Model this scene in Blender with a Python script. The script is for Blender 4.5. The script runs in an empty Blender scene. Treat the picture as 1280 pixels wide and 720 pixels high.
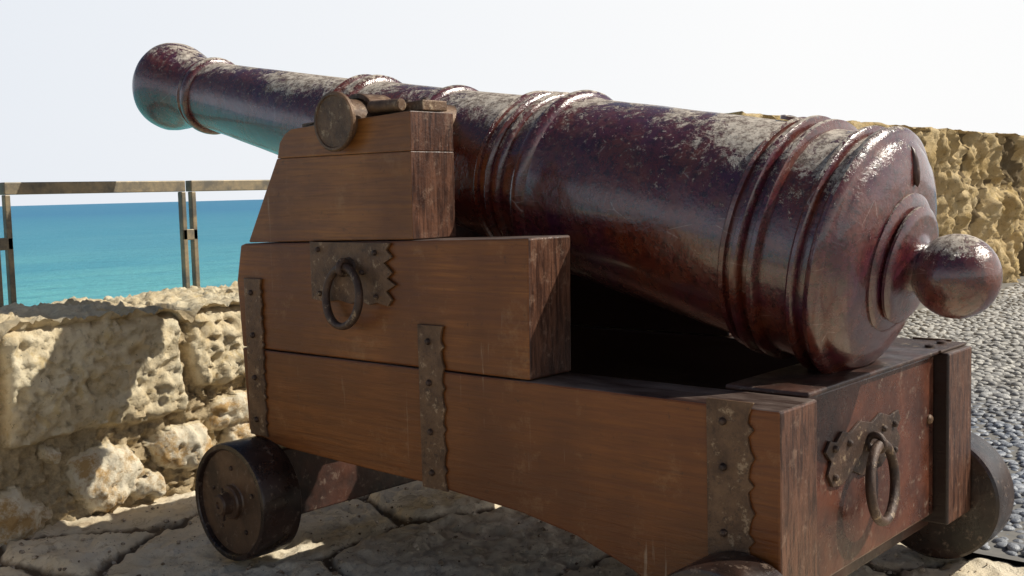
import bpy, bmesh, math, random
import numpy as np
from mathutils import Vector, Matrix, noise
random.seed(7)
scn=bpy.context.scene
scn.view_settings.view_transform='Standard'; scn.view_settings.look='None'; scn.view_settings.exposure=0

# ---------------------------------------------------------------- camera
f=1394.
d=Vector((.752,.659,0)).normalized(); Z=Vector((0,0,1)); R=d.cross(Z)
p=math.atan(119/f); F=d*math.cos(p)-Z*math.sin(p); U=Z*math.cos(p)+d*math.sin(p)
r=math.atan(.026); Rc=R*math.cos(r)-U*math.sin(r); Uc=U*math.cos(r)+R*math.sin(r)
cd=bpy.data.cameras.new("camera"); cam=bpy.data.objects.new("camera",cd); scn.collection.objects.link(cam)
M=Matrix((Rc,Uc,-F)).transposed().to_4x4(); M.translation=Vector((-1.867,-.98,1.0)); cam.matrix_world=M
cd.sensor_width=36; cd.lens=36*f/1280; cd.clip_start=.05; cd.clip_end=100000
scn.camera=cam

# ---------------------------------------------------------------- light
EL=math.radians(42); AZ=math.radians(44)
sd=Vector((math.cos(AZ)*math.cos(EL),-math.sin(AZ)*math.cos(EL),math.sin(EL)))
ld=bpy.data.lights.new("sun","SUN"); ld.energy=5.0; ld.angle=math.radians(.5); ld.color=(1,.95,.84)
lo=bpy.data.objects.new("sun",ld); scn.collection.objects.link(lo); lo.rotation_euler=sd.to_track_quat('Z','Y').to_euler()
w=bpy.data.worlds.new("World"); scn.world=w; w.use_nodes=True
nt=w.node_tree; nt.nodes.clear()
out=nt.nodes.new('ShaderNodeOutputWorld'); bg=nt.nodes.new('ShaderNodeBackground'); sky=nt.nodes.new('ShaderNodeTexSky')
sky.sky_type='NISHITA'; sky.sun_disc=False; sky.sun_elevation=EL; sky.sun_rotation=math.radians(90)+AZ; sky.dust_density=2
tc=nt.nodes.new('ShaderNodeTexCoord'); sx=nt.nodes.new('ShaderNodeSeparateXYZ'); nt.links.new(tc.outputs['Generated'],sx.inputs[0])
rp=nt.nodes.new('ShaderNodeValToRGB'); nt.links.new(sx.outputs[2],rp.inputs[0])
rp.color_ramp.elements[0].position=0.17; rp.color_ramp.elements[0].color=(.97,)*3+(1,)
rp.color_ramp.elements[1].position=.34; rp.color_ramp.elements[1].color=(.0,)*3+(1,)
dp=nt.nodes.new('ShaderNodeVectorMath'); dp.operation='DOT_PRODUCT'; nt.links.new(tc.outputs['Generated'],dp.inputs[0]); dp.inputs[1].default_value=(math.cos(AZ),-math.sin(AZ),0)
hz=nt.nodes.new('ShaderNodeValToRGB'); mr=nt.nodes.new('ShaderNodeMapRange'); mr.inputs[1].default_value=-1; mr.inputs[2].default_value=1
nt.links.new(dp.outputs['Value'],mr.inputs[0]); nt.links.new(mr.outputs[0],hz.inputs[0])
e=hz.color_ramp.elements; e[0].position=.05; e[0].color=(.60,.67,.79,1); e[1].position=.66; e[1].color=(1,1,1,1)
q=e.new(.30); q.color=(.82,.86,.92,1)
sc10=nt.nodes.new('ShaderNodeVectorMath'); sc10.operation='SCALE'; nt.links.new(hz.outputs[0],sc10.inputs[0]); sc10.inputs['Scale'].default_value=10.
sk=nt.nodes.new('ShaderNodeVectorMath'); sk.operation='SCALE'; nt.links.new(sky.outputs[0],sk.inputs[0]); sk.inputs['Scale'].default_value=.6
mx=nt.nodes.new('ShaderNodeMix'); mx.data_type='RGBA'
nt.links.new(rp.outputs[0],mx.inputs[0]); nt.links.new(sk.outputs[0],mx.inputs[6]); nt.links.new(sc10.outputs[0],mx.inputs[7])
nt.links.new(mx.outputs[2],bg.inputs[0]); bg.inputs[1].default_value=.1
nt.links.new(bg.outputs[0],out.inputs[0])

# ---------------------------------------------------------------- material helpers
class MT:
    def __init__(s,name):
        s.m=bpy.data.materials.new(name); s.m.use_nodes=True; s.t=s.m.node_tree
        s.b=s.t.nodes['Principled BSDF']; s.g=s.t.nodes.new('ShaderNodeNewGeometry')
        s.pos=s.g.outputs['Position']; s.hgt=None
    def set(s,k,v):
        i=s.b.inputs[k]
        if hasattr(v,'is_output'): s.t.links.new(v,i)
        elif isinstance(v,tuple): i.default_value=v+(1,) if len(v)==3 else v
        else: i.default_value=v
    def lk(s,a,b):
        if hasattr(a,'is_output'): s.t.links.new(a,b)
        elif isinstance(a,tuple): b.default_value=(a+(1,)) if (len(a)==3 and len(b.default_value)==4) else a
        else: b.default_value=a
    def map(s,sc,v=None,rot=(0,0,0)):
        n=s.t.nodes.new('ShaderNodeMapping'); s.lk(v or s.pos,n.inputs[0]); n.inputs['Scale'].default_value=sc if isinstance(sc,tuple) else (sc,)*3
        n.inputs['Rotation'].default_value=rot
        return n.outputs[0]
    def noise(s,sc,det=5,rough=.6,v=None,dist=0):
        n=s.t.nodes.new('ShaderNodeTexNoise'); s.t.links.new(v or s.pos,n.inputs['Vector'])
        n.inputs['Scale'].default_value=sc; n.inputs['Detail'].default_value=min(det,6); n.inputs['Roughness'].default_value=rough; n.inputs['Distortion'].default_value=dist
        return n.outputs[0]
    def vor(s,sc,feat='F1',v=None,o=0,rnd=1):
        n=s.t.nodes.new('ShaderNodeTexVoronoi'); n.feature=feat; s.t.links.new(v or s.pos,n.inputs['Vector']); n.inputs['Scale'].default_value=sc
        n.inputs['Randomness'].default_value=rnd
        return n.outputs[o]
    def ramp(s,x,*st):
        n=s.t.nodes.new('ShaderNodeValToRGB'); s.t.links.new(x,n.inputs[0]); e=n.color_ramp.elements
        while len(e)<len(st): e.new(.5)
        for i,(p_,c) in enumerate(st):
            e[i].position=p_; e[i].color=(c if isinstance(c,tuple) else (c,)*3)+(1,)
        return n.outputs[0]
    def mix(s,fac,a,b,mode='MIX'):
        n=s.t.nodes.new('ShaderNodeMix'); n.data_type='RGBA'; n.blend_type=mode
        s.lk(fac,n.inputs[0]); s.lk(a,n.inputs[6]); s.lk(b,n.inputs[7]); return n.outputs[2]
    def math(s,op,a,b=0.,clamp=False):
        n=s.t.nodes.new('ShaderNodeMath'); n.operation=op; n.use_clamp=clamp; s.lk(a,n.inputs[0]); s.lk(b,n.inputs[1]); return n.outputs[0]
    def sep(s,v):
        n=s.t.nodes.new('ShaderNodeSeparateXYZ'); s.t.links.new(v,n.inputs[0]); return n.outputs
    def bump(s,h,st=.5,dist=.01):
        n=s.t.nodes.new('ShaderNodeBump'); n.inputs['Strength'].default_value=st; n.inputs['Distance'].default_value=dist
        s.lk(h,n.inputs['Height'])
        if s.hgt: s.t.links.new(s.hgt,n.inputs['Normal'])
        s.hgt=n.outputs[0]; s.t.links.new(s.hgt,s.b.inputs['Normal'])
    def attr(s,name):
        n=s.t.nodes.new('ShaderNodeAttribute'); n.attribute_name=name; return n.outputs['Fac']

# gun iron paint
def mat_gun():
    m=MT("gun_paint")
    n1=m.noise(3.2,4,.6); n2=m.noise(14,6,.65); n3=m.noise(60,5,.7)
    c=m.mix(m.ramp(n1,(.40,0.),(.62,1.)),(.105,.017,.008),(.066,.013,.034))
    c=m.mix(m.ramp(n2,(.42,0.),(.68,.65)),c,(.17,.043,.013))
    c=m.mix(m.ramp(n3,(.48,0.),(.66,.8)),c,(.012,.005,.005))
    nz=m.sep(m.g.outputs['Normal'])[2]
    big=m.noise(2.6,2,.5); w1=m.noise(17,6,.95,dist=.4)
    k=m.math('ADD',m.math('MULTIPLY',nz,.34),m.math('MULTIPLY',big,.55)); k=m.math('ADD',k,m.math('MULTIPLY',w1,.75))
    peel=m.ramp(k,(.915,0.),(.935,1.))
    spk=m.math('MULTIPLY',m.ramp(m.noise(70,5,.8),(.60,0.),(.63,1.)),m.ramp(m.math('ADD',nz,m.noise(6,3)),(.65,0.),(1.15,.9)))
    msk=m.math('MAXIMUM',peel,spk)
    pc=m.mix(m.ramp(m.noise(38,6,.9),(.42,0.),(.56,1.)),(.10,.065,.045),(.60,.53,.44))
    c=m.mix(m.math('MULTIPLY',msk,.9),c,pc)
    sc=m.vor(9,'DISTANCE_TO_EDGE',m.map((1,.35,1.3),None,(.3,.5,.2)))
    s2=m.math('MULTIPLY',m.ramp(sc,(.0,1.),(.008,0.)),m.ramp(n2,(.56,0.),(.6,.6)))
    c=m.mix(s2,c,(.40,.33,.31))
    m.set('Base Color',c)
    m.set('Roughness',m.mix(msk,m.ramp(n2,(.3,.14),(.7,.36)),(.85,.85,.85)))
    m.set('Specular IOR Level',.9); m.set('Coat Weight',m.math('SUBTRACT',.75,m.math('MULTIPLY',msk,.75),True)); m.set('Coat Roughness',.12)
    m.bump(m.noise(9,6,.6),.5,.015); m.bump(n3,.5,.0035); m.bump(m.math('MULTIPLY',msk,-1.),.7,.0025)
    return m.m
def mat_wood(name="painted_wood",dark=1.):
    m=MT(name)
    v=m.map((1,.06,1)); v2=m.map((1.3,.035,1.3))
    g=m.noise(95,5,.65,v,1.2); g2=m.noise(24,3,.6,v2,2.)
    px=m.sep(m.pos)
    c=m.mix(m.ramp(g2,(.34,0.),(.66,1.)),(.175,.054,.011),(.295,.108,.023))
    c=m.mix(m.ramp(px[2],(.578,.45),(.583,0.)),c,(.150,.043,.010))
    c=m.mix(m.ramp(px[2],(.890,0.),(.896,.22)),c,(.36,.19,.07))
    c=m.mix(m.ramp(g,(.36,.38),(.54,0.)),c,(.075,.022,.006))
    c=m.mix(m.ramp(m.noise(2.2,4,.6),(.42,0.),(.66,.75)),c,(.095,.028,.008))
    c=m.mix(m.ramp(m.noise(7,6,.8),(.56,0.),(.70,.28)),c,(.40,.25,.13))
    c=m.mix(m.ramp(m.noise(38,6,.8),(.60,0.),(.66,.5)),c,(.05,.022,.012))
    dr=m.noise(1,5,.7,m.map((1,38,2.2)))
    c=m.mix(m.math('MULTIPLY',m.ramp(dr,(.62,0.),(.70,.5)),m.ramp(m.noise(3,2),(.5,0.),(.6,1.))),c,(.45,.36,.26))
    nr=m.sep(m.g.outputs['True Normal'])
    e=m.ramp(m.math('MULTIPLY',nr[1],-1.),(.6,0.),(.7,1.))
    rings=m.noise(46,4,.6,m.map((1.6,1,.2)),1.0)
    ec=m.mix(m.ramp(rings,(.38,0.),(.64,1.)),(.034,.014,.009),(.13,.058,.034))
    ec=m.mix(m.ramp(m.noise(26,6,.8),(.55,0.),(.66,.5)),ec,(.26,.17,.12))
    c=m.mix(e,c,ec)
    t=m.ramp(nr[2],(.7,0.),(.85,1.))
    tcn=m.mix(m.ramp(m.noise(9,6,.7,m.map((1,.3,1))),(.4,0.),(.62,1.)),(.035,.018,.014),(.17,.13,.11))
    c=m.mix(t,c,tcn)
    inner_shade=m.math('LESS_THAN',m.math('ABSOLUTE',m.math('SUBTRACT',px[0],.512)),.3595)
    c=m.mix(inner_shade,c,(.018,.009,.007))  # inner cheek faces near-black: interior shade put into the wood colour
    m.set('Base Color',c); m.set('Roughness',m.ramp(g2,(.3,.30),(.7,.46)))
    m.set('Specular IOR Level',.38)
    m.bump(g,.45,.0025); m.bump(m.noise(8,5,.6,m.map((1,.3,1))),.45,.009)
    return m.m
def mat_dark(name,a=(.02,.012,.01),b=(.09,.035,.022),rough=.4):
    m=MT(name)
    c=m.mix(m.ramp(m.noise(7,6,.65),(.38,0.),(.66,1.)),a,b)
    c=m.mix(m.ramp(m.noise(40,6,.75),(.57,0.),(.66,.6)),c,(.22,.16,.12))
    m.set('Base Color',c); m.set('Roughness',m.ramp(m.noise(15),(.3,rough-.1),(.7,rough+.15)))
    m.bump(m.noise(28,6,.65),.4,.004); return m.m
def mat_iron(name="strap_iron",a=(.070,.036,.019),b=(.185,.105,.055)):
    m=MT(name)
    c=m.mix(m.ramp(m.noise(13,6,.7),(.35,0.),(.65,1.)),a,b)
    c=m.mix(m.ramp(m.noise(70,5,.7),(.55,0.),(.68,.7)),c,(.03,.016,.012))
    c=m.mix(m.ramp(m.noise(34,6,.75),(.57,0.),(.64,.65)),c,(.42,.31,.20))
    m.set('Base Color',c); m.set('Roughness',.45); m.set('Metallic',.2)
    m.bump(m.noise(45,6,.75),.8,.005); return m.m
def mat_stone(name,base1,base2,mort_hollow,sc=1.,dk=.42):
    m=MT(name)
    a=m.attr('blk')
    c=m.mix(m.ramp(m.noise(5*sc,6,.75),(.38,0.),(.62,1.)),base1,base2)
    c=m.mix(m.ramp(m.noise(24*sc,6,.8),(.55,0.),(.66,.6)),c,tuple(x*dk for x in base1))
    c=m.mix(m.ramp(m.noise(9*sc,6,.7,dist=1),(.55,0.),(.66,.5)),c,(.62,.44,.17))
    c=m.mix(m.ramp(m.noise(55*sc,5,.8),(.62,0.),(.69,.85)),c,(.05,.045,.035))
    mc=m.mix(m.ramp(m.noise(60*sc,5,.8),(.35,0.),(.65,1.)),tuple(x*.6 for x in mort_hollow),mort_hollow)
    c=m.mix(m.ramp(a,(.15,1.),(.4,0.)),c,mc)
    rk=m.mix(m.ramp(m.noise(10,6,.8),(.40,0.),(.54,1.)),(.50,.32,.14),(.80,.71,.54))
    c=m.mix(m.ramp(a,(.75,0.),(.85,1.)),c,rk)
    m.set('Base Color',c); m.set('Roughness',.93); m.set('Specular IOR Level',.15)
    m.bump(m.noise(28*sc,6,.8),.75,.018/sc); m.bump(m.noise(130*sc,4,.8),.6,.004/sc)
    return m.m
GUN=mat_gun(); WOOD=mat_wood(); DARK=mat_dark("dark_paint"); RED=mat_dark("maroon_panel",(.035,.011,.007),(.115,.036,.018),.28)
IRON=mat_iron(); IRON2=mat_iron("dark_iron",(.03,.018,.014),(.09,.05,.032)); WHEEL=mat_dark("wheel_paint",(.011,.007,.006),(.045,.024,.017),.28)
HUBM=mat_dark("wheel_face_paint",(.035,.019,.013),(.13,.072,.04),.38)

# ---------------------------------------------------------------- mesh helpers
def link(o,parent=None):
    scn.collection.objects.link(o)
    if parent: o.parent=parent
    return o
def mk(name,verts,faces,mat,parent=None,smooth=None):
    me=bpy.data.meshes.new(name); me.from_pydata([tuple(v) for v in verts],[],faces); me.materials.append(mat)
    bm=bmesh.new(); bm.from_mesh(me); bmesh.ops.recalc_face_normals(bm,faces=bm.faces); bm.to_mesh(me); bm.free()
    if smooth is not None:
        me.shade_smooth(); me.set_sharp_from_angle(angle=math.radians(smooth))
    return link(bpy.data.objects.new(name,me),parent)
def bev(o,wd,seg=2):
    b=o.modifiers.new('bev','BEVEL'); b.width=wd; b.segments=seg; b.limit_method='ANGLE'; b.angle_limit=math.radians(25); return o
def prism(name,poly,x0,x1,mat,parent,axis='X',bw=.005):
    n=len(poly)
    def P(a,x):
        return (x,a[0],a[1]) if axis=='X' else ((a[0],x,a[1]) if axis=='Y' else (a[0],a[1],x))
    v=[P(a,x0) for a in poly]+[P(a,x1) for a in poly]
    fs=[list(range(n)),list(range(n,2*n))]+[[i,(i+1)%n,n+(i+1)%n,n+i] for i in range(n)]
    o=mk(name,v,fs,mat,parent)
    if bw: bev(o,bw)
    return o
def box(name,a,b,mat,parent,bw=.005):
    return prism(name,[(a[1],a[2]),(b[1],a[2]),(b[1],b[2]),(a[1],b[2])],a[0],b[0],mat,parent,'X',bw)
def lathe(name,prof,org,ax,mat,parent,seg=96,sm=35):
    ax=Vector(ax).normalized(); e1=ax.cross(Vector((0,0,1)));  e1=e1.normalized() if e1.length>.01 else Vector((1,0,0)); e2=ax.cross(e1)
    org=Vector(org); v=[];fs=[]
    for s,r_ in prof:
        for i in range(seg):
            a=2*math.pi*i/seg; v.append(org+ax*s+(e1*math.cos(a)+e2*math.sin(a))*max(r_,1e-4))
    n=len(prof)
    for j in range(n-1):
        for i in range(seg):
            k=(i+1)%seg; fs.append((j*seg+i,j*seg+k,(j+1)*seg+k,(j+1)*seg+i))
    return mk(name,v,fs,mat,parent,sm)
def torus(name,c,ax,R_,r_,mat,parent,seg=64,ms=14,oval=1.):
    ax=Vector(ax).normalized(); e1=ax.cross(Vector((0,0,1))).normalized(); e2=ax.cross(e1); c=Vector(c); v=[];fs=[]
    for i in range(seg):
        a=2*math.pi*i/seg; dr=e1*math.cos(a)+e2*math.sin(a)*oval
        for j in range(ms):
            b=2*math.pi*j/ms; v.append(c+dr*(R_+r_*math.cos(b)*(1+.12*math.sin(3*a)))+ax*r_*math.sin(b))
    for i in range(seg):
        for j in range(ms):
            k=(i+1)%seg;l=(j+1)%ms; fs.append((i*ms+j,k*ms+j,k*ms+l,i*ms+l))
    return mk(name,v,fs,mat,parent,60)
def empty(name,loc=(0,0,0)):
    o=bpy.data.objects.new(name,None); scn.collection.objects.link(o); return o

# ---------------------------------------------------------------- the cannon
cannon=empty("cannon")
W=1.03; T=.155
axd=Vector((0,.977,.212)).normalized(); org=Vector((W/2,-.14,.80))
prof=[]
for i in range(17):
    a=-math.pi/2+ i*(math.pi*.79)/16
    prof.append((.090*math.sin(a),.090*math.cos(a)))
prof+=[(.074,.053),(.081,.059),(.086,.078),(.088,.108),(.091,.122),(.098,.131),(.105,.129),(.109,.117),(.111,.125),(.114,.145),(.121,.155),(.125,.154),(.129,.180),(.137,.215),(.150,.244),(.163,.259),(.172,.266),
 (.174,.275),(.180,.284),(.190,.289),(.201,.285),(.207,.276),(.209,.266),(.226,.265),(.228,.274),(.234,.278),(.242,.278),(.248,.274),(.250,.264),
 (.32,.262),(.322,.270),(.328,.277),(.338,.277),(.344,.270),(.346,.262),(.360,.262),(.362,.271),(.369,.278),(.379,.278),(.385,.271),(.387,.262),(.402,.261),(.404,.268),(.412,.271),(.418,.266),(.422,.259)]
for t in np.linspace(0,1,12): prof.append((.44+t*.565,.259-t*.025))
prof+=[(1.011,.236),(1.015,.242),(1.025,.247),(1.04,.247),(1.05,.242),(1.054,.232),(1.07,.226),(1.10,.223),(1.103,.229),(1.11,.232),(1.118,.232),(1.123,.228),(1.126,.221),(1.14,.220),(1.143,.226),(1.15,.229),(1.157,.226),(1.16,.219),(1.182,.218),(1.185,.223),(1.193,.225),(1.20,.221),(1.204,.211),(1.25,.206),(1.36,.199),(1.478,.191),(1.482,.196),(1.49,.199),(1.503,.199),(1.51,.196),(1.514,.189),
 (1.6,.184),(1.7,.178),(1.82,.172),(1.825,.178),(1.835,.183),(1.85,.183),(1.86,.178),(1.864,.171),(1.895,.169),(1.898,.174),(1.908,.177),(1.916,.174),(1.92,.163)]
for t in np.linspace(0,1,8): prof.append((1.94+t*.75,.160-t*.038))
prof+=[(2.70,.123),(2.703,.130),(2.712,.136),(2.727,.137),(2.738,.133),(2.742,.127),(2.752,.127),(2.757,.131),(2.765,.129),(2.77,.120),(2.80,.121),(2.84,.128),(2.88,.139),(2.92,.151),(2.955,.160),(2.985,.164),(3.005,.162),(3.02,.155),(3.026,.145),(3.027,.08),(3.02,.072),(2.5,.07),(2.5,.0)]
prof[0]=(-.090,0)
def deepen(s,r_):
    for a,b,ra,rb,k in ((.208,.424,.264,.259,1.3),(1.008,1.206,.235,.212,1.3),(1.479,1.515,.191,.189,1.4),(1.82,1.922,.172,.163,1.4),(2.70,2.772,.122,.120,1.15)):
        if a<=s<=b:
            base=ra+(rb-ra)*(s-a)/(b-a); return base+(r_-base)*(k if r_>base else 1)
    return r_
prof=[(s,deepen(s,r_)) for s,r_ in prof]
gun=lathe("gun_barrel",prof,org,axd,GUN,cannon,160,40)
for v in gun.data.vertices:
    c=v.co; dv=c-org; s=dv.dot(axd); rad=dv-axd*s
    if rad.length>.03:
        n=noise.fractal(Vector((c.x*6,c.y*4,c.z*6)),.9,2,3)*.0028
        v.co=c+rad.normalized()*n
up=Vector((1,0,0)).cross(axd).normalized()
lathe("vent_field",[(0,0),(0,.02),(.008,.02),(.010,.012),(.004,.006),(.004,0)],org+axd*.45+up*.262,up,GUN,cannon,24)
lathe("breech_notch",[(-.045,0),(-.036,.006),(-.015,.010),(.015,.010),(.036,.006),(.045,0)],org+axd*.1375+up*.209,up*.93+axd*.36,DARK,cannon,16,60)
# trunnion
ty,tz=1.215,1.190
lathe("trunnion",[(-.028,0),(-.028,.064),(-.031,.066),(-.031,.072),(-.027,.0755),(-.018,.0755),(-.014,.070),(-.012,.058),(W+.012,.058),(W+.014,.070),(W+.018,.0755),(W+.026,.0755),(W+.028,.068),(W+.028,0)],(0,ty,tz),(1,0,0),IRON,cannon,56)
def cheek(nm,x0,x1,out):
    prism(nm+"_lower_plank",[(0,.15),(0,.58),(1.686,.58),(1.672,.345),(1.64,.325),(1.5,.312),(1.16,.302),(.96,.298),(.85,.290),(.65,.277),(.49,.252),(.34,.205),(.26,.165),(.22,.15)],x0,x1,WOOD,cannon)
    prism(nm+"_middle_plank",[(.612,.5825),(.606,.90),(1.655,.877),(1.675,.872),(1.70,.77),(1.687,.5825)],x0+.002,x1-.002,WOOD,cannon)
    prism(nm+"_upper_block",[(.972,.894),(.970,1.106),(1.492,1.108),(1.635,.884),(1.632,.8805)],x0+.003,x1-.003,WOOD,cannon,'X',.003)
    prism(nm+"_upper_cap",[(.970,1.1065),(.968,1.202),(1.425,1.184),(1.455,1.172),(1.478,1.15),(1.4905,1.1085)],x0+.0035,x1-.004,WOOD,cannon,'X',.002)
    up_=[(.972,1.205),(.972,1.231),(1.12,1.226)]
    for i in range(13):
        a=math.pi*(.16+.76*i/12); up_.append((ty-.074*math.cos(a)*1.0,tz+.074*math.sin(a)))
    up_+=[(1.33,1.206),(1.44,1.200)]
    lo_=[(1.44,1.188),(1.33,1.193)]
    for i in range(13):
        a=math.pi*(.92-.84*i/12); lo_.append((ty-.060*math.cos(a),tz+.060*math.sin(a)))
    lo_+=[(1.12,1.204)]
    prism(nm+"_cap_square",up_+lo_,x0+.05,x1-.02,IRON,cannon,'X',.003)
    for yy in (1.01,1.075,1.37):
        lathe(nm+"_cap_bolt",[(0,0),(0,.014),(.009,.012),(.013,.006),(.014,0)],((x0+x1)/2+.02,yy,1.228 if yy<1.2 else 1.202),(0,0,1),IRON2,cannon,16)
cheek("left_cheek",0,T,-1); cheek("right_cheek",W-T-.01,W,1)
lathe("cap_square_pin",[(0,0),(0,.013),(.004,.016),(.11,.016),(.114,.013),(.114,0)],(.028,1.02,1.220),(0,1,.02),IRON,cannon,24)
# transoms, axles
box("rear_transom",(T+.002,.035,.175),(W-T-.012,.19,.577),RED,cannon,.006)
box("transom_cap",(T+.003,.02,.5785),(W-T-.013,.21,.590),DARK,cannon,.004)
box("front_transom",(T+.002,1.45,.34),(W-T-.012,1.60,.92),DARK,cannon)
box("stool_bed",(T+.12,.30,.40),(W-T-.13,1.20,.44),DARK,cannon)
box("rear_axle",(.02,.10,.10),(W-.02,.24,.149),DARK,cannon)
box("front_axle",(.002,1.54,.10),(W-.002,1.70,.30),DARK,cannon)
box("right_corner_plate",(W-.175,.015,.5815),(W+.004,.33,.588),IRON2,cannon,.002)
for xx,yy in ((.90,.06),(.98,.06),(.90,.2),(.98,.25)):
    lathe("corner_bolt",[(0,0),(0,.013),(.006,.012),(.009,0)],(xx,yy,.588),(0,0,1),IRON2,cannon,14)
def wheel(nm,x,sgn,y,R_=.165):
    k=R_-.165
    pr=[(0,0),(0,.045),(.0,.14),(.002,.158+k),(.008,.165+k),(.125,.165+k),(.131,.162+k),(.133,.155+k),(.133,.150+k),(.130,.147+k),(.118,.145+k)]
    lathe(nm+"_rim",pr,(x,y,R_+.001),(sgn,0,0),WHEEL,cannon,72,30)
    pr=[(.1175,.145+k),(.1165,.130),(.116,.052),(.119,.048),(.130,.046),(.134,.042),(.134,.036),(.135,.031),(.160,.029),(.165,.025),(.165,.010),(.160,.008),(.160,0)]
    lathe(nm+"_disc",pr,(x,y,R_+.001),(sgn,0,0),HUBM,cannon,72,30)
    box(nm+"_linchpin",(x+sgn*.150-.004,y-.005,.12),(x+sgn*.150+.004,y+.005,.21),IRON2,cannon,.001)
    for a in range(5):
        t=a*math.pi*.4+.3
        lathe(nm+"_bolt",[(0,0),(0,.007),(.004,.006),(.006,0)],(x+sgn*.1165,y+.095*math.cos(t),R_+.095*math.sin(t)),(sgn,0,0),IRON2,cannon,10)
wheel("front_left_wheel",.012,-1,1.615); wheel("rear_left_wheel",-.006,-1,.075,.150)
wheel("front_right_wheel",W-.012,1,1.615); wheel("rear_right_wheel",W+.004,1,.10,.168)
# straps
def strap(nm,y0,y1,z0,z1,n,amp,side,xs=-.007,sgn=1,both=False):
    L=[];Rr=[]
    N=n*8
    for i in range(N+1):
        t=i/N; z=z0+(z1-z0)*t; ph=(t*n)%1.0
        wv=amp*(abs(math.sin(math.pi*t*n))**.6) - (amp*.9 if abs(ph-.5)<.09 else 0)
        L.append((y0 - (wv if both or side<0 else 0),z)); Rr.append((y1+(wv if both or side>0 else 0),z))
    poly=L+Rr[::-1]
    prism(nm,poly,xs if sgn>0 else W-.0005,.0005 if sgn>0 else W+.007,IRON,cannon,'X',.0015)
def bolt(nm,x,y,z,ax=(-1,0,0),r_=.011,mat=None):
    lathe(nm,[(0,0),(0,r_),(.003,r_),(.008,r_*.7),(.010,0)],(x,y,z),ax,mat or IRON2,cannon,16)
for sgn in (1,-1):
    xb=-.007 if sgn>0 else W+.007; ax=(-sgn,0,0)
    strap("rear_strap",.052,.155,.16,.592,4,-.014,-1,sgn=sgn) 
    strap("middle_strap",.872,.958,.290,.690,4,-.010,-1,sgn=sgn)
    strap("front_strap",1.575,1.655,.335,.780,6,-.009,-1,sgn=sgn)
    for z in (.20,.33,.46,.55): bolt("strap_bolt",xb,.118,z,ax,.008)
    for z in (.33,.43,.55,.65): bolt("strap_bolt",xb,.922,z,ax,.008)
    for z in (.38,.50,.62,.74): bolt("strap_bolt",xb,1.622,z,ax,.008)
pl=[(1.355,.735),(1.355,.888)]
for i in range(9): pl.append((1.34-.28*i/8, .885))
sc=[(1.045,.885),(1.06,.868),(1.04,.85),(1.07,.835),(1.04,.812),(1.06,.797),(1.03,.782),(1.065,.765),(1.045,.745),(1.06,.728)]
pl+=sc
pl+=[(1.10,.735),(1.13,.728),(1.16,.738),(1.20,.728),(1.25,.736),(1.30,.728)]
for sgn in (1,-1):
    x0,x1=(-.007,.0005) if sgn>0 else (W-.0005,W+.007)
    prism("ring_plate",pl,x0,x1,IRON,cannon,'X',.001)
    xo=-.007 if sgn>0 else W+.007
    for y_,z_ in ((1.32,.865),(1.10,.86),(1.32,.75),(1.10,.75),(1.15,.81)): bolt("plate_bolt",xo,y_,z_,(-sgn,0,0),.007)
    torus("side_ring",(xo-sgn*.026,1.200,.748),(-1,.12,.10*sgn),.075,.0105,IRON2,cannon)
    torus("ring_eye",(xo-sgn*.018,1.200,.822),(0,1,.0001),.017,.008,IRON2,cannon,28,10)
    lathe("ring_boss",[(0,0),(0,.026),(.005,.024),(.007,0)],(xo,1.200,.822),(-sgn,0,0),IRON2,cannon,24)
tp=[(.285,.37),(.262,.40),(.278,.425),(.250,.45),(.272,.470),(.300,.462),(.330,.480),(.37,.470),(.42,.487),(.48,.474),(.53,.487),(.58,.472),(.625,.478),(.640,.455),(.618,.435),(.638,.41),(.615,.375),(.57,.385),(.53,.365),(.43,.365),(.38,.385),(.33,.365)]
prism("transom_plate",tp,.028,.0345,IRON2,cannon,'Y',.001)
for x_,z_ in ((.29,.45),(.29,.39),(.60,.45),(.60,.39),(.36,.45),(.54,.45)): bolt("transom_bolt",x_,.028,z_,(0,-1,0),.008)
torus("transom_ring",(.462,-.004,.347),(.10,-1,.08),.084,.011,IRON2,cannon)
torus("transom_ring_eye",(.462,.012,.433),(1,0,.0001),.018,.008,IRON2,cannon,28,10)
bolt("lock_bolt",.83,.035,.42,(0,-1,0),.012,IRON)

# ---------------------------------------------------------------- walls
def fbm(x,y,z,o=5,h=.9): return noise.fractal(Vector((x,y,z)),h,2.,o)
def y0(x): return 2.40+.025*x
def sstep(a,b,x):
    t=min(1,max(0,(x-a)/(b-a))); return t*t*(3-2*t)
blocks=[(-2.6,-1.42,.22,.9),(-1.40,-.405,.25,.9),(-.385,.262,.255,.9),(.285,.66,.345,.9),(.68,1.25,.28,.9),(1.27,1.75,.3,.9),(1.77,2.6,.26,.9),(2.62,3.3,.26,.9),(3.32,4.3,.26,.9)]
rocks=[(-.055,.105,.115,.098),(.262,.15,.125,.082),(-.375,.035,.105,.085),(-.56,.16,.09,.06),(.50,.235,.12,.07),(.53,.09,.12,.09),(-.75,.06,.13,.1),(-1.05,.15,.12,.08),(-1.35,.06,.13,.1),(.8,.12,.13,.1),(1.1,.16,.12,.09),(1.4,.1,.13,.1),(1.7,.16,.12,.09),(2.0,.1,.13,.1),(.09,.03,.06,.04),(-.22,.22,.04,.025),(.37,.04,.06,.045),(-1.7,.1,.14,.1),(-2.1,.12,.14,.1)]
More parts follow.
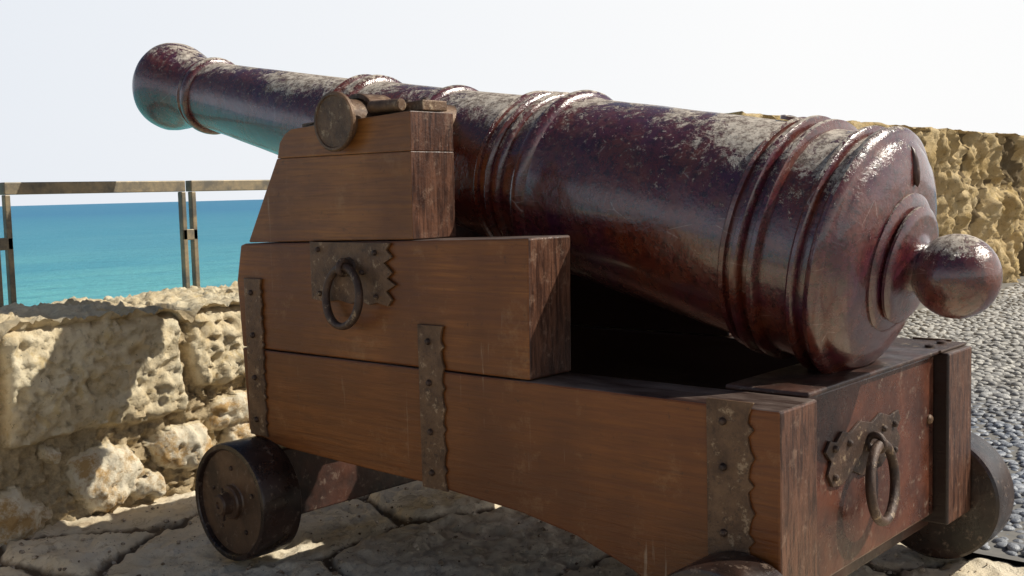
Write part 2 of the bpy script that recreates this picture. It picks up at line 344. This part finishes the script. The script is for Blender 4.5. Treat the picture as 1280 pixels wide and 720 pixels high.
def wallpt(x,t,H):
    zf=min(t,H)
    wx=x+.02*fbm(x*6,zf*6,3); wz=zf+.02*fbm(x*6+9,zf*6,5)
    best=0
    for a,b,c,e in blocks:
        dd=min(wx-a,b-wx,(wz-c) if t<=H else 9, 9)
        if dd>0: best=max(best,sstep(0,.028,dd))
    disp=best*.055; at=.1+.5*best
    if t<=H:
        ux=x+.040*fbm(x*7,zf*7,8,4); uz=zf+.035*fbm(x*7,zf*7,18,4)
        for cx,cz,rx,rz in rocks:
            q=abs((ux-cx)/rx)**2.6+abs((uz-cz)/rz)**2.6
            if q<1:
                h_=.066*(1-q)**.38
                if h_>disp: disp=h_; at=1.
    return disp,at
def low_wall():
    H=.625; TH=.60; xs=list(np.arange(-2.6,-1.2,.03))+list(np.arange(-1.2,1.4,.010))+list(np.arange(1.4,4.3,.04)); face=np.arange(-.06,H,.010); top=np.arange(0,TH,.016); back=[.0,-.3,-.8,-2.]
    v=[];att=[]; nx=len(xs)
    rows=[('f',z) for z in face]+[('t',u) for u in top]+[('b',z) for z in back]
    for k,q in rows:
        for x in xs:
            Y=y0(x)
            if k=='f':
                ds,a=wallpt(x,q,H); n=.024*fbm(x*4,q*4,1.3,6)+.022*fbm(x*20,q*20,7,5,.45)
                if a>.9: n=n*.7+.020*abs(fbm(x*9,q*9,31,3))
                elif a<.3: n+=.014*fbm(x*40,q*40,17,3,.4)
                pit=noise.noise(Vector((x*17,q*17,4)))
                ds-=.024*max(0,pit-.22)/.4 if a>.3 and a<.9 else 0
                rnd=max(0,(q-(H-.05))/.05); 
                v.append((x,Y+.03-ds-n+.045*rnd*rnd,q)); att.append(a)
            elif k=='t':
                ds,a=wallpt(x,H+q,H); n=.022*fbm(x*4,q*4+5,2.3,6)+.016*fbm(x*20,q*20,9,5,.45)
                v.append((x,Y+.03-.055*max(0,1-q/.06)+q,H+(ds-.055)*.9+n+.012)); att.append(a)
            else:
                v.append((x,Y+TH+.02,H-.05+q)); att.append(.6)
    fs=[]
    for j in range(len(rows)-1):
        for i in range(nx-1): fs.append((j*nx+i,j*nx+i+1,(j+1)*nx+i+1,(j+1)*nx+i))
    o=mk("stone_parapet_wall",v,fs,mat_stone("parapet_stone",(.62,.49,.30),(.80,.70,.50),(.60,.47,.29)),None,80)
    at=o.data.attributes.new('blk','FLOAT','POINT'); at.data.foreach_set('value',att)
low_wall()
def high_wall():
    H=1.445; xs=np.arange(4.2,16,.026); face=np.arange(-.06,H,.026); top=np.arange(0,.7,.06); v=[];att=[]; nx=len(xs)
    rows=[('f',z) for z in face]+[('t',u) for u in top]+[('b',H-.1),('b',-1.)]
    for k,q in rows:
        for i,x in enumerate(xs):
            Y=y0(x); cap=.012*fbm(x*1.5,0,4)
            if k=='f':
                wx=x+.25*fbm(x*1.3,q*1.3,3,4); wz=q+.16*fbm(x*1.1,q*1.4,5,4)
                row=math.floor(wz/.48); cx_=(wx+row*.37)/.85
                e=min((wz/.48-row)*.48,(1-(wz/.48-row))*.48,(cx_-math.floor(cx_))*.85,(1-cx_+math.floor(cx_))*.85)
                pr=noise.noise(Vector((row*7.3,math.floor(cx_)*3.1,1)))*.05
                rid=(1-abs(noise.noise(Vector((wx*3.0,q*.7,2)))))**3
                hol=max(0,noise.noise(Vector((x*2.3,q*1.2,9)))-.05)
                g=.10*rid+.09*fbm(x*2.6,q*1.3,8,6,.7)+.055*fbm(x*10,q*5,3,5,.45)+pr-.03*(1-sstep(0,.06,e))-.34*hol
                v.append((x,Y-g,q*(1+cap))); att.append(.6 if e>.006 and hol<.2 else .2)  # joints, plus deep hollows whose shade is painted in with the dark mortar colour
            elif k=='t': v.append((x,Y-.06*max(0,1-q/.1)+q,H*(1+cap)+.018*fbm(x*5,q*5,1,5))); att.append(.6)
            else: v.append((x,Y+.7,q)); att.append(.6)
    fs=[]
    for j in range(len(rows)-1):
        for i in range(nx-1): fs.append((j*nx+i,j*nx+i+1,(j+1)*nx+i+1,(j+1)*nx+i))
    fs.append([j*nx for j in range(len(rows))])
    o=mk("stone_wall",v,fs,mat_stone("wall_stone",(.44,.31,.14),(.64,.50,.29),(.14,.10,.06),sc=.6,dk=.28),None,80)
    at=o.data.attributes.new('blk','FLOAT','POINT'); at.data.foreach_set('value',att)
high_wall()

# ---------------------------------------------------------------- ground
def mat_ground(name,wet=False):
    m=MT(name)
    if not wet:
        c=m.mix(m.ramp(m.noise(2.5,6,.65),(.35,0.),(.65,1.)),(.64,.53,.36),(.82,.73,.57))
        c=m.mix(m.ramp(m.noise(13,6,.8,dist=.7),(.54,0.),(.64,.7)),c,(.34,.25,.15))
        c=m.mix(m.ramp(m.noise(60,5,.8),(.61,0.),(.68,.85)),c,(.07,.05,.035))
        a=m.attr('blk'); c=m.mix(m.ramp(a,(.1,1.),(.45,0.)),c,(.12,.085,.055))
        m.set('Roughness',.8); m.set('Specular IOR Level',.3)
    else:
        c=m.mix(m.ramp(m.noise(3,6,.7),(.35,0.),(.65,1.)),(.10,.10,.10),(.20,.19,.17))
        c=m.mix(m.ramp(m.noise(34,6,.8),(.55,0.),(.62,.8)),c,(.34,.33,.32))
        m.set('Roughness',.7)
    m.set('Base Color',c)
    m.bump(m.noise(16,6,.78),.6,.02); m.bump(m.noise(90,5,.78),.6,.005)
    return m.m
GM=mat_ground("flagstone"); GW=mat_ground("worn_paving",True)
def flag(x,y):
    q=Vector((x*1.35+.15*noise.noise(Vector((x*2,y*2,1)))+.03*noise.noise(Vector((x*11,y*11,1))),y*1.7+.15*noise.noise(Vector((x*2,y*2,7)))+.03*noise.noise(Vector((x*11,y*11,5))),0))
    dd,_=noise.voronoi(q); return dd[1]-dd[0],_[0]
def patch():
    st=.0135; xs=np.arange(-2.2,1.16,st); ys=np.arange(-1.6,2.55,st); nx=len(xs); v=[];att=[]
    for y in ys:
        for x in xs:
            e,c0=flag(x,y); j=sstep(0.0,.09,e); hc=noise.cell(c0*13.7)*.012
            z=-.024*(1-j)+hc*j-.006+.012*fbm(x*2.5,y*2.5,4,6)+.009*fbm(x*18,y*18,6,5,.45)
            pit=fbm(x*5,y*5,44,4); z-=.014*sstep(.30,.55,pit)
            v.append((x,y,z)); att.append(j*(1-.45*sstep(.4,.6,pit)))
    fs=[(j*nx+i,j*nx+i+1,(j+1)*nx+i+1,(j+1)*nx+i) for j in range(len(ys)-1) for i in range(nx-1)]
    o=mk("flagstone_pavement",v,fs,GM,None,80)
    at=o.data.attributes.new('blk','FLOAT','POINT'); at.data.foreach_set('value',att)
    return xs,ys,nx,v,att,st
PX,PY,PNX,PV,PA,PST=patch()
g=mk("ground",[(-300,-300,-.045),(300,-300,-.045),(300,3.0,-.045),(-300,3.0,-.045),(300,3.0,-14.6),(-300,3.0,-14.6)],[(0,1,2,3),(3,2,4,5)],GW)
def scatter(name,gen,mat,flat=False):
    ico=bmesh.new(); bmesh.ops.create_icosphere(ico,subdivisions=2 if not flat else 1,radius=1); ico.verts.ensure_lookup_table()
    V=np.array([v.co[:] for v in ico.verts]); Fc=np.array([[q.index for q in f_.verts] for f_ in ico.faces]); ico.free()
    VV=[];FF=[];n=0
    for px,py,pz,sx_,sy_,sz_,a,seed in gen:
        P_=V*np.array([sx_,sy_,sz_]); c_,s_=math.cos(a),math.sin(a)
        P_=P_*(1+(.25 if flat else .07)*np.sin(V[:,[1,2,0]]*3+seed))
        P_=np.stack([P_[:,0]*c_-P_[:,1]*s_+px,P_[:,0]*s_+P_[:,1]*c_+py,P_[:,2]+pz],1)
        VV.append(P_); FF.append(Fc+n); n+=len(V)
    VV=np.concatenate(VV);FF=np.concatenate(FF)
    me=bpy.data.meshes.new(name); me.from_pydata(VV.tolist(),[],FF.tolist())
    if not flat: me.shade_smooth()
    me.materials.append(mat); link(bpy.data.objects.new(name,me))
def peb():
    rng=np.random.default_rng(3)
    x=1.20
    while x<13.5:
        s=.044 if x<3.35 else (.060 if x<8 else .080)
        ylo=-1.5 if x<3.35 else (-1.2 if x<6 else -.3)
        y=ylo+rng.uniform(0,s); yhi=2.35
        while y<yhi:
            px=x+rng.normal()*s*.20+.03*math.sin(y*2.1); py=y+rng.normal()*s*.14
            k=rng.uniform(.72,1.2)
            yield (px,py,rng.normal()*.004,s*k*rng.uniform(.44,.64),s*k*rng.uniform(.34,.48),s*rng.uniform(.12,.28),rng.uniform(-.9,.9),rng.uniform(0,6))
            y+=s*.82
        x+=s*.97
m=MT("pebbles"); pxx=m.sep(m.pos)[0]
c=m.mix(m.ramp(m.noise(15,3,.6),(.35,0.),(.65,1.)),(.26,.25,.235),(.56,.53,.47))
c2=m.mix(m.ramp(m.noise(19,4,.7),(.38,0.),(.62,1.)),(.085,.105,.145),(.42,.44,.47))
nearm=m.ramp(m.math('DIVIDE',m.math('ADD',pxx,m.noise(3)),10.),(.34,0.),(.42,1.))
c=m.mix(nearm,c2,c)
c=m.mix(m.ramp(m.noise(1.1,4,.6),(.45,0.),(.65,.4)),c,(.15,.14,.125))
m.set('Base Color',c); m.set('Roughness',m.ramp(nearm,(0.,.42),(1.,.65))); m.bump(m.noise(60,5,.7),.6,.008)
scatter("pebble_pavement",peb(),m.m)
mm=MT("bedding_mortar"); mm.set('Base Color',mm.mix(mm.noise(20),(.11,.11,.11),(.25,.23,.20))); mm.set('Roughness',.9)
mk("pavement_bed",[(1.15,-6,.000),(40,-6,.000),(40,2.7,.000),(1.15,2.7,.000)],[(0,1,2,3)],mm.m)
def grit():
    rng=np.random.default_rng(11)
    n=0
    while n<2200:
        x=rng.uniform(-1.5,1.1); y=rng.uniform(-.2,2.33)
        i=int(round((x-PX[0])/PST)); j=int(round((y-PY[0])/PST)); k=j*PNX+i
        if k>=len(PV): continue
        if PA[k]>.6 and rng.random()>.28: continue
        s=.0025+.008*rng.random()**3
        yield (x,y,PV[k][2]+s*.4,s,s*rng.uniform(.6,1),s*rng.uniform(.5,.9),rng.uniform(0,3),rng.uniform(0,6)); n+=1
m=MT("grit_stone"); m.set('Base Color',m.mix(m.ramp(m.noise(40,2),(.4,0.),(.6,1.)),(.16,.11,.07),(.55,.46,.35))); m.set('Roughness',.9)
scatter("loose_gravel",grit(),m.m,True)

# ---------------------------------------------------------------- sea
m=MT("sea_water")
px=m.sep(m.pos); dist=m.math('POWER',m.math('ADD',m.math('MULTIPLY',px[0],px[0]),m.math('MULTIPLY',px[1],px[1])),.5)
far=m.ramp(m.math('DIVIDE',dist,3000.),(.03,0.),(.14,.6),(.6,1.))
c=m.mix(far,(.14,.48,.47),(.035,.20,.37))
c=m.mix(m.ramp(m.noise(.02,6,.75,m.map((.4,1,1))),(.42,0.),(.60,.5)),c,(.03,.25,.38))
c=m.mix(m.ramp(m.noise(.16,6,.8,m.map((.5,1.2,1))),(.50,0.),(.66,.55)),c,(.02,.20,.30))
m.set('Base Color',c); m.set('Roughness',.45); m.set('Specular IOR Level',.12)
m.bump(m.noise(.35,6,.7),.8,.7)
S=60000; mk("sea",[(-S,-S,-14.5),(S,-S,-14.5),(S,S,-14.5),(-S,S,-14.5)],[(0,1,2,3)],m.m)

# ---------------------------------------------------------------- railing
rail=empty("metal_railing")
m=MT("railing_paint"); m.set('Base Color',m.mix(m.ramp(m.noise(12,6,.7),(.4,0.),(.65,1.)),(.13,.115,.09),(.32,.25,.15))); m.set('Roughness',.5); m.set('Metallic',.3); RM=m.m
def rbar(nm,x0_,x1_,z0,z1,th=.03):
    box(nm,(x0_,3.06,z0),(x1_,3.06+th,z1),RM,rail,.003)
Zt=1.085
for a,b in ((-2.4,-.826),(-.798,-.052),(-.024,.722),(.750,1.5),(1.53,2.3)):
    rbar("top_rail",a,b,Zt-.045,Zt,.045)
    rbar("end_post",b-.020,b,.40,Zt-.046,.03)
    rbar("start_post",a,a+.020,.40,Zt-.046,.03)
for a in (-.812,-.038,.736):
    rbar("link_plate",a-.034,a+.034,.84,.885,.008)
